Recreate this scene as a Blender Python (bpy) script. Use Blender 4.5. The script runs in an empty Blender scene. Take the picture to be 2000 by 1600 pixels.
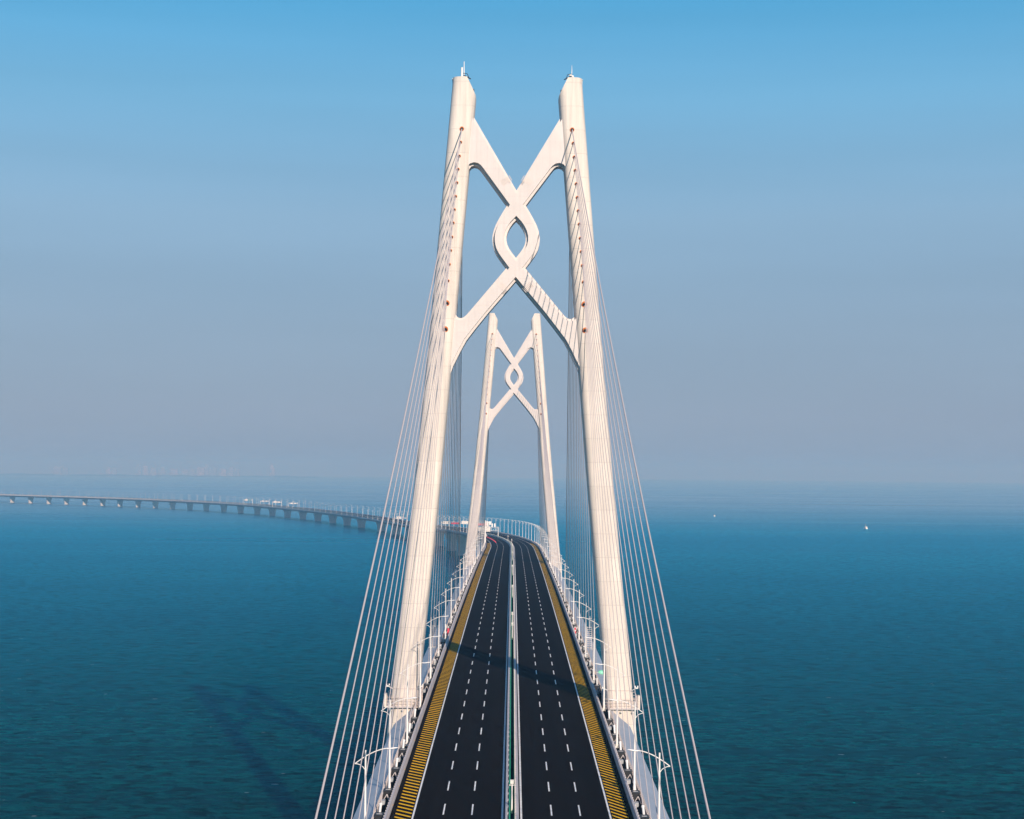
import bpy, bmesh, math, random
from mathutils import Vector, Matrix
random.seed(7)
R = math.radians
sc = bpy.context.scene
C = sc.collection

# ------------------------------------------------------------------ camera, sky, sun, exposure
CAMZ = 88.6
cam_d = bpy.data.cameras.new('camera'); cam = bpy.data.objects.new('camera', cam_d); C.objects.link(cam)
cam_d.sensor_width = 36; cam_d.lens = 3120 / 2000 * 36
cam_d.shift_x = -0.0005; cam_d.shift_y = 117 / 2000
cam_d.clip_start = 1; cam_d.clip_end = 90000
cam.matrix_world = Matrix.Translation((0, 0, CAMZ)) @ Matrix.Rotation(R(90), 4, 'X') @ Matrix.Rotation(0.0087, 4, 'Z')
sc.camera = cam

SUN_EL, SUN_AZ = 24.2, 19.0          # sun behind the camera, to the right: light travels +Y and -X
ld = Vector((-math.sin(R(SUN_AZ)) * math.cos(R(SUN_EL)), math.cos(R(SUN_AZ)) * math.cos(R(SUN_EL)), -math.sin(R(SUN_EL))))
sd = bpy.data.lights.new('sun', 'SUN'); sd.energy = 4.9; sd.angle = R(0.5); sd.color = (1.0, 0.86, 0.72)
so = bpy.data.objects.new('sun', sd); C.objects.link(so)
so.rotation_euler = ld.to_track_quat('-Z', 'Y').to_euler()

w = bpy.data.worlds.new('World'); sc.world = w; w.use_nodes = True
nt = w.node_tree; nt.nodes.clear()
def nd(t, kind, **kw):
    n = t.nodes.new(kind)
    for k, v in kw.items(): setattr(n, k, v)
    return n
wo = nd(nt, 'ShaderNodeOutputWorld'); bg = nd(nt, 'ShaderNodeBackground'); bg.inputs[1].default_value = 0.1
sky = nd(nt, 'ShaderNodeTexSky', sky_type='NISHITA'); sky.sun_disc = False
sky.sun_elevation = R(SUN_EL); sky.sun_rotation = R(180 - SUN_AZ)
sky.altitude = 50; sky.air_density = 1.0; sky.dust_density = 1.2; sky.ozone_density = 3.0
# hazy lower sky: the clear sky is seen through a deepening layer of pale blue haze towards the horizon
tc = nd(nt, 'ShaderNodeTexCoord'); sx = nd(nt, 'ShaderNodeSeparateXYZ'); nt.links.new(tc.outputs['Generated'], sx.inputs[0])
ramp = nd(nt, 'ShaderNodeValToRGB'); nt.links.new(sx.outputs[2], ramp.inputs[0])
SKY = [(0.0, (.262, .352, .480)), (.035, (.262, .345, .478)), (.085, (.262, .375, .520)), (.155, (.262, .440, .625)), (.225, (.175, .455, .71)), (.285, (.08, .41, .735)), (.45, (.03, .17, .42)), (1.0, (.012, .07, .22))]
els = ramp.color_ramp.elements
while len(els) > 1: els.remove(els[-1])
els[0].position = 0; els[0].color = (*SKY[0][1], 1)
for p, c in SKY[1:]:
    e = els.new(p); e.color = (*c, 1)
sc10 = nd(nt, 'ShaderNodeVectorMath', operation='SCALE'); sc10.inputs['Scale'].default_value = 10.0
nt.links.new(ramp.outputs[0], sc10.inputs[0])
# faint horizontal streaks of thin haze
mp = nd(nt, 'ShaderNodeMapping'); mp.inputs['Scale'].default_value = (1.0, 1.0, 15)
nz = nd(nt, 'ShaderNodeTexNoise'); nz.inputs['Scale'].default_value = 1.4; nz.inputs['Detail'].default_value = 5
nt.links.new(tc.outputs['Generated'], mp.inputs[0]); nt.links.new(mp.outputs[0], nz.inputs[0])
mr = nd(nt, 'ShaderNodeMapRange'); mr.inputs[1].default_value = .3; mr.inputs[2].default_value = .7; mr.inputs[3].default_value = .955; mr.inputs[4].default_value = 1.06
nt.links.new(nz.outputs[0], mr.inputs[0])
st = nd(nt, 'ShaderNodeVectorMath', operation='SCALE'); nt.links.new(sc10.outputs[0], st.inputs[0]); nt.links.new(mr.outputs[0], st.inputs['Scale'])
mx = nd(nt, 'ShaderNodeMix', data_type='RGBA'); mx.inputs[0].default_value = 0.88
nt.links.new(sky.outputs[0], mx.inputs[6]); nt.links.new(st.outputs[0], mx.inputs[7])
nt.links.new(mx.outputs[2], bg.inputs[0]); nt.links.new(bg.outputs[0], wo.inputs[0])

sc.view_settings.view_transform = 'Standard'; sc.view_settings.look = 'None'
sc.view_settings.exposure = 0.0; sc.view_settings.gamma = 1.0
try:
    sc.cycles.volume_bounces = 2; sc.cycles.max_bounces = 6; sc.cycles.diffuse_bounces = 3
except Exception: pass

# ------------------------------------------------------------------ helpers
def mat(name, col, rough=.6, metal=0, spec=.5, noise=None, bump=None, emis=None, joints=None):
    """noise=(scale, amount) mottles the base colour; bump=(scale, strength); joints=(spacing, depth) darkens thin horizontal pour lines"""
    m = bpy.data.materials.new(name); m.use_nodes = True; t = m.node_tree
    b = t.nodes['Principled BSDF']; b.inputs['Base Color'].default_value = (*col, 1)
    b.inputs['Roughness'].default_value = rough; b.inputs['Metallic'].default_value = metal
    b.inputs['Specular IOR Level'].default_value = spec
    tcn = nd(t, 'ShaderNodeTexCoord')
    if noise:
        n = nd(t, 'ShaderNodeTexNoise'); n.inputs['Scale'].default_value = noise[0]; n.inputs['Detail'].default_value = 6; n.inputs['Roughness'].default_value = .6
        mpn = nd(t, 'ShaderNodeMapping'); 
        if len(noise) > 2: mpn.inputs['Scale'].default_value = noise[2]
        t.links.new(tcn.outputs['Object'], mpn.inputs[0]); t.links.new(mpn.outputs[0], n.inputs[0])
        r = nd(t, 'ShaderNodeMapRange'); r.inputs[1].default_value = .3; r.inputs[2].default_value = .7
        r.inputs[3].default_value = 1 - noise[1]; r.inputs[4].default_value = 1 + noise[1] * .6
        t.links.new(n.outputs[0], r.inputs[0]); fac = r.outputs[0]
        if joints:
            s = nd(t, 'ShaderNodeSeparateXYZ'); t.links.new(tcn.outputs['Object'], s.inputs[0])
            d = nd(t, 'ShaderNodeMath', operation='DIVIDE'); d.inputs[1].default_value = joints[0]; t.links.new(s.outputs[2], d.inputs[0])
            f = nd(t, 'ShaderNodeMath', operation='FRACT'); t.links.new(d.outputs[0], f.inputs[0])
            g = nd(t, 'ShaderNodeMath', operation='LESS_THAN'); g.inputs[1].default_value = .12 / joints[0]; t.links.new(f.outputs[0], g.inputs[0])
            h = nd(t, 'ShaderNodeMath', operation='MULTIPLY_ADD'); h.inputs[1].default_value = -joints[1]; h.inputs[2].default_value = 1; t.links.new(g.outputs[0], h.inputs[0])
            k = nd(t, 'ShaderNodeMath', operation='MULTIPLY'); t.links.new(h.outputs[0], k.inputs[0]); t.links.new(fac, k.inputs[1]); fac = k.outputs[0]
            # rain streaks run down from the fittings
            ms = nd(t, 'ShaderNodeMapping'); ms.inputs['Scale'].default_value = (1, 1, .035); n3 = nd(t, 'ShaderNodeTexNoise'); n3.inputs['Scale'].default_value = 2.2; n3.inputs['Detail'].default_value = 5
            t.links.new(tcn.outputs['Object'], ms.inputs[0]); t.links.new(ms.outputs[0], n3.inputs[0])
            r3 = nd(t, 'ShaderNodeMapRange'); r3.inputs[1].default_value = .42; r3.inputs[2].default_value = .68; r3.inputs[3].default_value = 1.0; r3.inputs[4].default_value = joints[2] if len(joints) > 2 else .84
            t.links.new(n3.outputs[0], r3.inputs[0]); k3 = nd(t, 'ShaderNodeMath', operation='MULTIPLY'); t.links.new(r3.outputs[0], k3.inputs[0]); t.links.new(fac, k3.inputs[1]); fac = k3.outputs[0]
            # alternate lifts differ slightly in tone
            fl = nd(t, 'ShaderNodeMath', operation='FLOOR'); t.links.new(d.outputs[0], fl.inputs[0])
            wn = nd(t, 'ShaderNodeTexWhiteNoise', noise_dimensions='1D'); t.links.new(fl.outputs[0], wn.inputs['W'])
            wm = nd(t, 'ShaderNodeMath', operation='MULTIPLY_ADD'); wm.inputs[1].default_value = .06; wm.inputs[2].default_value = .97; t.links.new(wn.outputs[0], wm.inputs[0])
            k2 = nd(t, 'ShaderNodeMath', operation='MULTIPLY'); t.links.new(wm.outputs[0], k2.inputs[0]); t.links.new(fac, k2.inputs[1]); fac = k2.outputs[0]
        v = nd(t, 'ShaderNodeVectorMath', operation='SCALE'); v.inputs[0].default_value = col; t.links.new(fac, v.inputs['Scale'])
        t.links.new(v.outputs[0], b.inputs['Base Color'])
    if bump:
        n2 = nd(t, 'ShaderNodeTexNoise'); n2.inputs['Scale'].default_value = bump[0]; n2.inputs['Detail'].default_value = 4
        t.links.new(tcn.outputs['Object'], n2.inputs[0])
        bp = nd(t, 'ShaderNodeBump'); bp.inputs['Strength'].default_value = bump[1]; bp.inputs['Distance'].default_value = .1
        t.links.new(n2.outputs[0], bp.inputs['Height']); t.links.new(bp.outputs[0], b.inputs['Normal'])
    if emis:
        b.inputs['Emission Color'].default_value = (*emis[0], 1); b.inputs['Emission Strength'].default_value = emis[1]
    return m

M = dict(
    concrete=mat('concrete', (.80, .705, .62), .75, noise=(.35, .10, (1, 1, .25)), joints=(4.5, .16), bump=(3, .15)),
    brace=mat('painted_brace_steel', (.70, .625, .59), .5, noise=(.3, .05), joints=(5.2, .07, .93)),
    steel_white=mat('white_painted_steel', (.71, .635, .605), .5, noise=(.6, .04)),
    asphalt=mat('asphalt', (.0125, .009, .0073), .95, spec=0, noise=(.16, .22, (2.2, .06, 1)), bump=(30, .3)),
    service=mat('dark_service_strip', (.008, .008, .009), .95, spec=0, noise=(1.5, .3)),
    paint=mat('white_road_paint', (.95, .94, .91), .6, noise=(1.1, .22)),
    yellow=mat('yellow_road_paint', (1.0, .55, .002), .7, spec=.1, noise=(.12, .14)),
    barrier=mat('galvanised_barrier', (.58, .53, .53), .6, noise=(1, .08)),
    outer=mat('cream_handrail_steel', (.70, .59, .53), .6, noise=(2, .12)),
    fairing=mat('grey_fairing_steel', (.42, .45, .50), .42, noise=(.25, .07), bump=(.4, .1)),
    girder=mat('girder_concrete', (.40, .42, .44), .8, noise=(.2, .1)),
    green=mat('green_screen_panel', (.0, .36, .16), .6, noise=(2, .12)),
    cable=mat('cable_sheath', (.54, .48, .48), .8, spec=.05),
    lampw=mat('white_lamp_paint', (.82, .78, .74), .5),
    lamph=mat('lamp_head_shell', (.92, .90, .88), .35),
    orange=mat('orange_collar_paint', (.75, .20, .035), .6),
    dark=mat('dark_paint_and_bore_shade', (.02, .018, .018), .8),
    black=mat('black_box_plastic', (.015, .015, .017), .5, noise=(3, .2)),
    white=mat('white_plastic', (.85, .83, .80), .5),
    red=mat('red_paint', (.75, .03, .07), .5),
    sign=mat('cream_sign_face', (.78, .74, .68), .5, noise=(1, .05)),
    ledred=mat('lit_red_led', (.3, .0, .02), .5, emis=((1.0, .03, .12), 1.2)),
    pier=mat('pier_concrete', (.64, .61, .58), .8, noise=(.3, .08), joints=(3.0, .08)),
    mint=mat('mint_lamp', (.25, .75, .5), .4),
    amber=mat('amber_paint', (.85, .45, .03), .5),
    glass=mat('dark_glass', (.02, .03, .04), .15),
    signgreen=mat('green_sign_face', (.01, .18, .09), .5),
)

def link(o, parent=None):
    C.objects.link(o)
    if parent: o.parent = parent
    return o
def tag(o, label=None, cat=None, group=None, kind=None):
    if label: o['label'] = label
    if cat: o['category'] = cat
    if group: o['group'] = group
    if kind: o['kind'] = kind
    return o
def empty(name, loc=(0, 0, 0), rz=0):
    o = bpy.data.objects.new(name, None); o.location = loc; o.rotation_euler = (0, 0, rz); o.empty_display_size = .5
    return link(o)
def build(name, bm, m, parent=None, smooth=None):
    me = bpy.data.meshes.new(name)
    bmesh.ops.recalc_face_normals(bm, faces=bm.faces)
    bm.to_mesh(me); bm.free()
    me.materials.append(m)
    if smooth is not None:
        for p in me.polygons: p.use_smooth = True
        me.set_sharp_from_angle(angle=R(smooth))
    return link(bpy.data.objects.new(name, me), parent)
def box(bm, x0, x1, y0, y1, z0, z1, rot=None, org=None):
    vs = [bm.verts.new((x, y, z)) for x in (x0, x1) for y in (y0, y1) for z in (z0, z1)]
    if rot:
        o = Vector(org or (0, 0, 0))
        for v in vs: v.co = o + rot @ (v.co - o)
    for f in ((0, 1, 3, 2), (4, 6, 7, 5), (0, 4, 5, 1), (2, 3, 7, 6), (0, 2, 6, 4), (1, 5, 7, 3)):
        bm.faces.new([vs[i] for i in f])
    return vs
def tube(bm, pts, rad, n=8, cap=True):
    """sweep a round section along pts; rad is a number or one per point"""
    pts = [Vector(p) for p in pts]; rs = rad if isinstance(rad, (list, tuple)) else [rad] * len(pts)
    rings = []; ref = None
    for i, p in enumerate(pts):
        d = (pts[min(i + 1, len(pts) - 1)] - pts[max(i - 1, 0)]).normalized()
        if ref is None: ref = Vector((0, 0, 1)) if abs(d.z) < .9 else Vector((1, 0, 0))
        a = (ref - d * ref.dot(d)).normalized(); b = d.cross(a); ref = a
        rings.append([bm.verts.new(p + (a * math.cos(t) + b * math.sin(t)) * rs[i]) for t in [2 * math.pi * k / n for k in range(n)]])
    for r0, r1 in zip(rings, rings[1:]):
        for k in range(n): bm.faces.new((r0[k], r0[(k + 1) % n], r1[(k + 1) % n], r1[k]))
    if cap: bm.faces.new(rings[0][::-1]); bm.faces.new(rings[-1])

# ------------------------------------------------------------------ the alignment of the crossing
YT1, YT2 = 306.0, 764.0
CREST, RV, ZCREST = 534.0, 24000.0, CAMZ - 43.7
X0 = .3
def elev(s):
    d = s - CREST
    if s <= 1086: return ZCREST - d * d / (2 * RV)
    z = ZCREST - 552 ** 2 / (2 * RV)
    if s <= 1850: return z - .023 * (s - 1086)
    z -= .023 * 764
    if s <= 2200:
        t = s - 1850; return z - .023 * t + .023 * t * t / 700
    return z - .023 * 350 / 2
PL = []
x, y, h, ds = X0, -300.0, 0.0, 2.0
s = -300.0
while s < 6200:
    PL.append((x, y, h))
    k = 0 if s < 950 else (1 / 4700 if s < 3020 else (1 / 2050 if s < 3900 else 1 / 9000))
    x += -math.sin(h + k * ds / 2) * ds; y += math.cos(h + k * ds / 2) * ds; h += k * ds; s += ds
def at(s, off=0, dz=0):
    f = (s + 300) / ds; i = max(0, min(int(f), len(PL) - 2)); t = f - i
    a, b = PL[i], PL[i + 1]
    X = a[0] + (b[0] - a[0]) * t; Y = a[1] + (b[1] - a[1]) * t; H = a[2] + (b[2] - a[2]) * t
    return Vector((X + off * math.cos(H), Y + off * math.sin(H), elev(s) + dz))
def head(s):
    i = max(0, min(int((s + 300) / ds), len(PL) - 2)); return PL[i][2]
S0, S1, SEND = -60.0, 1110.0, 5300.0
def stations(a, b, step=10.0):
    n = max(1, int(round((b - a) / step))); return [a + (b - a) * i / n for i in range(n + 1)]
def sweep(bm, prof, a, b, step=10.0, closed=True, cap=True):
    rings = []
    for s in stations(a, b, step):
        pr = prof(s) if callable(prof) else prof
        rings.append([bm.verts.new(at(s, o, z)) for o, z in pr])
    n = len(rings[0])
    for r0, r1 in zip(rings, rings[1:]):
        for k in range(n if closed else n - 1):
            bm.faces.new((r0[k], r0[(k + 1) % n], r1[(k + 1) % n], r1[k]))
    if closed and cap: bm.faces.new(rings[0][::-1]); bm.faces.new(rings[-1])
def rect(x0, x1, z0, z1): return [(x0, z0), (x1, z0), (x1, z1), (x0, z1)]
def pbox(bm, s, o0, o1, z0, z1, l):
    """box of length l along the bridge at station s"""
    vs = []
    for ss in (s - l / 2, s + l / 2):
        for o in (o0, o1):
            for z in (z0, z1): vs.append(bm.verts.new(at(ss, o, z)))
    for f in ((0, 1, 3, 2), (4, 6, 7, 5), (0, 4, 5, 1), (2, 3, 7, 6), (0, 2, 6, 4), (1, 5, 7, 3)):
        bm.faces.new([vs[i] for i in f])

def multi(name, items, m, parent, inv=None, cap=100):
    """items: functions that add one piece to a bmesh, nearest first; the first `cap` become parts, the rest one part"""
    for f in items[:cap]:
        bm = bmesh.new(); f(bm); o = build(name, bm, m, parent)
        if inv is not None: o.matrix_parent_inverse = inv
    if len(items) > cap:
        bm = bmesh.new()
        for f in items[cap:]: f(bm)
        o = build(name, bm, m, parent); o['kind'] = 'stuff'
        if inv is not None: o.matrix_parent_inverse = inv
def srange(a, b, st):
    out = []
    while a < b: out.append(a); a += st
    return out
# ------------------------------------------------------------------ sea
def sea_material():
    """green-blue body of the water lit by sun and sky, under a wavy blue-tinted sheen by Fresnel"""
    m = bpy.data.materials.new('sea_water'); m.use_nodes = True; t = m.node_tree; t.nodes.clear()
    out = nd(t, 'ShaderNodeOutputMaterial'); df = nd(t, 'ShaderNodeBsdfDiffuse'); gl = nd(t, 'ShaderNodeBsdfGlossy'); mixs = nd(t, 'ShaderNodeMixShader'); fr = nd(t, 'ShaderNodeFresnel')
    fr.inputs['IOR'].default_value = 1.333
    tcn = nd(t, 'ShaderNodeTexCoord')
    def wave(scale, stretch, rot, detail, rough=.55, dist=0):
        mpn = nd(t, 'ShaderNodeMapping'); mpn.inputs['Rotation'].default_value = (0, 0, R(rot)); mpn.inputs['Scale'].default_value = stretch
        n = nd(t, 'ShaderNodeTexNoise'); n.inputs['Scale'].default_value = scale; n.inputs['Detail'].default_value = detail
        n.inputs['Roughness'].default_value = rough; n.inputs['Distortion'].default_value = dist
        t.links.new(tcn.outputs['Object'], mpn.inputs[0]); t.links.new(mpn.outputs[0], n.inputs[0])
        return n.outputs[0]
    a = wave(.085, (.45, 1, 1), 10, 3, .5, .3); c = wave(.3, (.6, 1, 1), 14, 4, .6, .4); d = wave(1.3, (.7, 1, 1), 5, 3, .6)
    def mad(i, k, j=None):
        n = nd(t, 'ShaderNodeMath', operation='MULTIPLY_ADD'); n.inputs[1].default_value = k; t.links.new(i, n.inputs[0])
        if j is not None: t.links.new(j, n.inputs[2])
        else: n.inputs[2].default_value = 0
        return n.outputs[0]
    def rng(i, a0, a1, b0, b1):
        n = nd(t, 'ShaderNodeMapRange'); t.links.new(i, n.inputs[0])
        for k, v in zip((1, 2, 3, 4), (a0, a1, b0, b1)): n.inputs[k].default_value = v
        return n.outputs[0]
    def mul(i, j):
        n = nd(t, 'ShaderNodeMath', operation='MULTIPLY'); t.links.new(i, n.inputs[0])
        if isinstance(j, float): n.inputs[1].default_value = j
        else: t.links.new(j, n.inputs[1])
        return n.outputs[0]
    hgt = mad(a, 4.5, mad(c, 2.4, mad(d, .3)))
    bp = nd(t, 'ShaderNodeBump'); bp.inputs['Strength'].default_value = 1.0; bp.inputs['Distance'].default_value = 1.0
    t.links.new(hgt, bp.inputs['Height'])
    for n in (df, gl): t.links.new(bp.outputs[0], n.inputs['Normal'])
    # wind lanes: slicks are smoother, rougher patches duller; body colour varies in drifting patches, with wave-trough shade painted in
    lane = wave(.0035, (.18, 1, 1), 3, 5, .6, .6)
    t.links.new(rng(lane, .35, .68, .12, .30), gl.inputs['Roughness'])
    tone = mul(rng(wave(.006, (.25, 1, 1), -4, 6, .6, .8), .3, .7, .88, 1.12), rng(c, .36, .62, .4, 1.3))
    # shade on wave faces painted as short dark streaks, long dark wind lines, and a sprinkle of breaking crests
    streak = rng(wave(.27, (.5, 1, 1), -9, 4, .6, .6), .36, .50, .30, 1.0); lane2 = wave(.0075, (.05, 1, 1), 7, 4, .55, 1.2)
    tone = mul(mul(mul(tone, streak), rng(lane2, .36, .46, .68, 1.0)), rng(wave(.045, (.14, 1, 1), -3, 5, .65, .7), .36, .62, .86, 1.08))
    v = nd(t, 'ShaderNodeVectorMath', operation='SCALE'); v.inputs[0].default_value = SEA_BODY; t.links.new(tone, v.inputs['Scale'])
    crest = rng(wave(.42, (.45, 1, 1), 0, 1, .5), .79, .81, 0, .35); cm = nd(t, 'ShaderNodeMix', data_type='RGBA'); cm.inputs[7].default_value = (.75, .8, .8, 1)
    t.links.new(crest, cm.inputs[0]); t.links.new(v.outputs[0], cm.inputs[6]); t.links.new(cm.outputs[2], df.inputs['Color'])
    f2 = mul(fr.outputs[0], fr.outputs[0])
    t.links.new(mul(mul(f2, rng(lane, .3, .7, 1.30, .98)), rng(wave(.27, (.5, 1, 1), -9, 4, .6, .6), .36, .54, .50, 1.10)), mixs.inputs[0])
    # the sheen loses its green-blue tint and turns to plain sky towards grazing view
    tint = nd(t, 'ShaderNodeMix', data_type='RGBA'); tint.inputs[6].default_value = SEA_SHEEN; tint.inputs[7].default_value = (.95, .98, .98, 1)
    sm = nd(t, 'ShaderNodeMapRange', interpolation_type='SMOOTHSTEP'); sm.inputs[1].default_value = .77; sm.inputs[2].default_value = .91; t.links.new(fr.outputs[0], sm.inputs[0])
    t.links.new(sm.outputs[0], tint.inputs[0]); t.links.new(tint.outputs[2], gl.inputs['Color'])
    t.links.new(df.outputs[0], mixs.inputs[1]); t.links.new(gl.outputs[0], mixs.inputs[2]); t.links.new(mixs.outputs[0], out.inputs['Surface'])
    return m
SEA_SHEEN = (.0, .78, .95, 1); SEA_BODY = (.0, .063, .056)
bm = bmesh.new()
rr = [0] + [60 * 1.22 ** i for i in range(33)]
rr = [r for r in rr if r < 35500] + [35500]
NA = 96; prev = None
for r in rr:
    zc = -r * r / (2 * 6.371e6)
    ring = [bm.verts.new((r * math.cos(2 * math.pi * k / NA), r * math.sin(2 * math.pi * k / NA), zc)) for k in range(NA)] if r else [bm.verts.new((0, 0, 0))]
    if prev:
        for k in range(NA):
            if len(prev) == 1: bm.faces.new((prev[0], ring[k], ring[(k + 1) % NA]))
            else: bm.faces.new((prev[k], ring[k], ring[(k + 1) % NA], prev[(k + 1) % NA]))
    prev = ring
sea = build('sea', bm, sea_material(), smooth=30); tag(sea, kind='structure')

# ------------------------------------------------------------------ haze
HZ = bpy.data.materials.new('haze_air'); HZ.use_nodes = True; t = HZ.node_tree; t.nodes.clear()
ho = nd(t, 'ShaderNodeOutputMaterial'); hv = nd(t, 'ShaderNodeVolumePrincipled')
hv.inputs['Color'].default_value = (.25, .54, .86, 1); hv.inputs['Absorption Color'].default_value = (.62, .44, .3, 1); hv.inputs['Density'].default_value = 1.85e-4; hv.inputs['Anisotropy'].default_value = .0
t.links.new(hv.outputs[0], ho.inputs['Volume'])
bm = bmesh.new(); box(bm, -36500, 36500, -36500, 36500, -101, 182)
haze = build('haze', bm, HZ); tag(haze, 'thin pale blue sea haze between the bridge and the horizon', 'haze', kind='stuff')

# ------------------------------------------------------------------ road surface and paint
EDGE_IN, EDGE_OUT, L1, L2 = 1.25, 13.05, 5.3, 9.1
bm = bmesh.new()
for sg in (-1, 1): sweep(bm, [(sg * .95, 0), (sg * 16.12, 0)], S0, SEND, 10, closed=False)
road = build('road', bm, M['asphalt']); tag(road, kind='structure')
def strip(bm, o0, o1, a, b, z=.012, step=10): sweep(bm, [(o0, z), (o1, z)], a, b, step, closed=False)
bm = bmesh.new()
for sg in (-1, 1):
    strip(bm, sg * EDGE_IN - .13, sg * EDGE_IN + .13, S0, SEND); strip(bm, sg * EDGE_OUT - .12, sg * EDGE_OUT + .12, S0, SEND)
build('edge_line', bm, M['paint'], road)
dashes = [(lambda bm, s=s, o=o: strip(bm, o - .10, o + .10, s - 3.2, s + 3.2, step=7)) for s in srange(200, 3200, 15) for o in (-L2, -L1, L1, L2)]
dashes += [(lambda bm, s=s, o=o: strip(bm, o - .10, o + .10, s - 3.2, s + 3.2, step=7)) for s in srange(35, 199, 15) for o in (-L2, -L1, L1, L2)]
multi('lane_dash', dashes, M['paint'], road)
def bar(bm, s, sg):
    sl = 2.0 if sg < 0 else 3.4
    a, b = (-15.45, -13.3) if sg < 0 else (13.3, 15.45)
    # bars slant the same way on both shoulders: the right-hand end lies nearer the viewer
    bm.faces.new([bm.verts.new(at(s + d, o, .012)) for d, o in ((0, a), (-sl, b), (-sl + .68, b), (.68, a))])
st_ = srange(206, 1078, 2.0) + srange(60, 205, 2.0)
multi('shoulder_hatching', [(lambda bm, s=s, sg=sg: bar(bm, s, sg)) for s in st_ for sg in (-1, 1)], M['yellow'], road)

# ------------------------------------------------------------------ main bridge deck
def fair_w(s):
    d = min(abs(s - YT1), abs(s - YT2))
    return 18.35 + 2.95 * max(0, min(1, (d - 5.0) / 12.5))
deck = empty('bridge_deck', at(306, 0, -4.5)); tag(deck, 'wide grey steel box girder deck slung between the two white towers', 'bridge deck')
dinv = Matrix.Translation(-deck.location)
def under(o, parent, inv):
    o.parent = parent; o.matrix_parent_inverse = inv; return o
def pdk(name, bm, m): 
    return under(build(name, bm, m), deck, dinv)
bm = bmesh.new()
sweep(bm, [(-16.6, -.03), (-.9, -.03), (-.9, -.06), (.9, -.06), (.9, -.03), (16.6, -.03), (16.6, -.35), (18.1, -.35), (18.1, -.9), (14, -4.4), (-14, -4.4), (-18.1, -.9), (-18.1, -.35), (-16.6, -.35)], S0, S1)
pdk('girder', bm, M['girder'])
for sg in (-1, 1):
    bm = bmesh.new()
    sweep(bm, lambda s: [(sg * 18.12, -.05), (sg * (18.12 + (fair_w(s) - 18.12) * .5), -.42 * (fair_w(s) - 18) / 3.2), (sg * fair_w(s), -1.15 * (fair_w(s) - 18) / 3.2), (sg * (fair_w(s) - .05), -1.5), (sg * 18.12, -2.6)], S0, S1, 2.5)
    pdk('fairing', bm, M['fairing'])
    bm = bmesh.new()
    sweep(bm, rect(sg * 16.62, sg * 18.0, -.35, -.335), S0, S1)
    pdk('service_strip', bm, M['service'])
    def seam(bm, s, sg=sg):
        bm.faces.new([bm.verts.new(at(s + d, sg * o, z)) for d, o, z in ((0, 18.2, -.05), (.1, 18.2, -.05), (.1, 19.68, -.40), (0, 19.68, -.40))])
        bm.faces.new([bm.verts.new(at(s + d, sg * o, z)) for d, o, z in ((0, 19.68, -.40), (.1, 19.68, -.40), (.1, 21.2, -1.10), (0, 21.2, -1.10))])
        bmesh.ops.remove_doubles(bm, verts=bm.verts, dist=.001)
    multi('panel_seam', [(lambda bm, s=s, f=seam: f(bm, s)) for s in srange(120, 1100, 15) if min(abs(s - YT1), abs(s - YT2)) > 19], M['girder'], deck, dinv)

# ------------------------------------------------------------------ viaduct beyond the main bridge
via = empty('viaduct', at(1110, 0, -4)); vinv = Matrix.Translation(-via.location)
tag(via, 'long low approach viaduct curving away left across the sea on flared piers', 'viaduct')
bm = bmesh.new()
sweep(bm, [(-16.6, -.03), (-.9, -.03), (.9, -.06), (16.6, -.03), (16.6, -.9), (9.2, -1.9), (7.4, -4.4), (-7.4, -4.4), (-9.2, -1.9), (-16.6, -.9)], S1, SEND)
under(build('girder', bm, M['girder']), via, vinv)
PIERS = [1110, 1220, 1325, 1430, 1535, 1640, 1735, 1845, 1950, 2058, 2166, 2272]
def px(s, off=0, z=0):
    p = at(s, off, 0); p.z = z
    return 1001 + 3120 * p.x / p.y + .0087 * (-(CAMZ) * 3120 / p.y), p
target_x = [735.4, 706, 678, 650, 621, 591.5, 561.6, 532, 502.4, 470, 437, 403, 371, 337, 303.6, 270, 234.5, 200.6, 166, 130, 95.5, 60, 24, -12, -48]
for tx in target_x:
    lo, hi = 2200.0, 5290.0
    for _ in range(40):
        mid = (lo + hi) / 2
        if px(mid)[0] > tx: lo = mid
        else: hi = mid
    if lo - PIERS[-1] > 60 and lo < 5200: PIERS.append(lo)
for s in [1000.0] + PIERS:
    g = elev(s) - 4.4; p = at(s); hd = head(s); wide = 1 if s > 1115 else 1.5
    bm = bmesh.new(); rot = Matrix.Rotation(hd, 3, 'Z'); rings = []
    for z, hx, hy in ((-3, 5.4, 1.9), (g - 9, 5.4, 1.9), (g - 5, 6.0, 1.9), (g - 2, 7.1, 1.95), (g, 7.6, 2.0)):
        hx *= wide; ring = []
        for a, b in ((-1, -.7), (-.92, -1), (.92, -1), (1, -.7), (1, .7), (.92, 1), (-.92, 1), (-1, .7)):
            v = rot @ Vector((a * hx, b * hy, 0)); ring.append(bm.verts.new((p.x + v.x, p.y + v.y, z)))
        rings.append(ring)
    for r0, r1 in zip(rings, rings[1:]):
        for k in range(8): bm.faces.new((r0[k], r0[(k + 1) % 8], r1[(k + 1) % 8], r1[k]))
    bm.faces.new(rings[-1]); bm.faces.new(rings[0][::-1])
    if s > 1105: under(build('pier', bm, M['pier']), via, vinv)
    else: under(build('pier', bm, M['pier']), deck, dinv)

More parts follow.
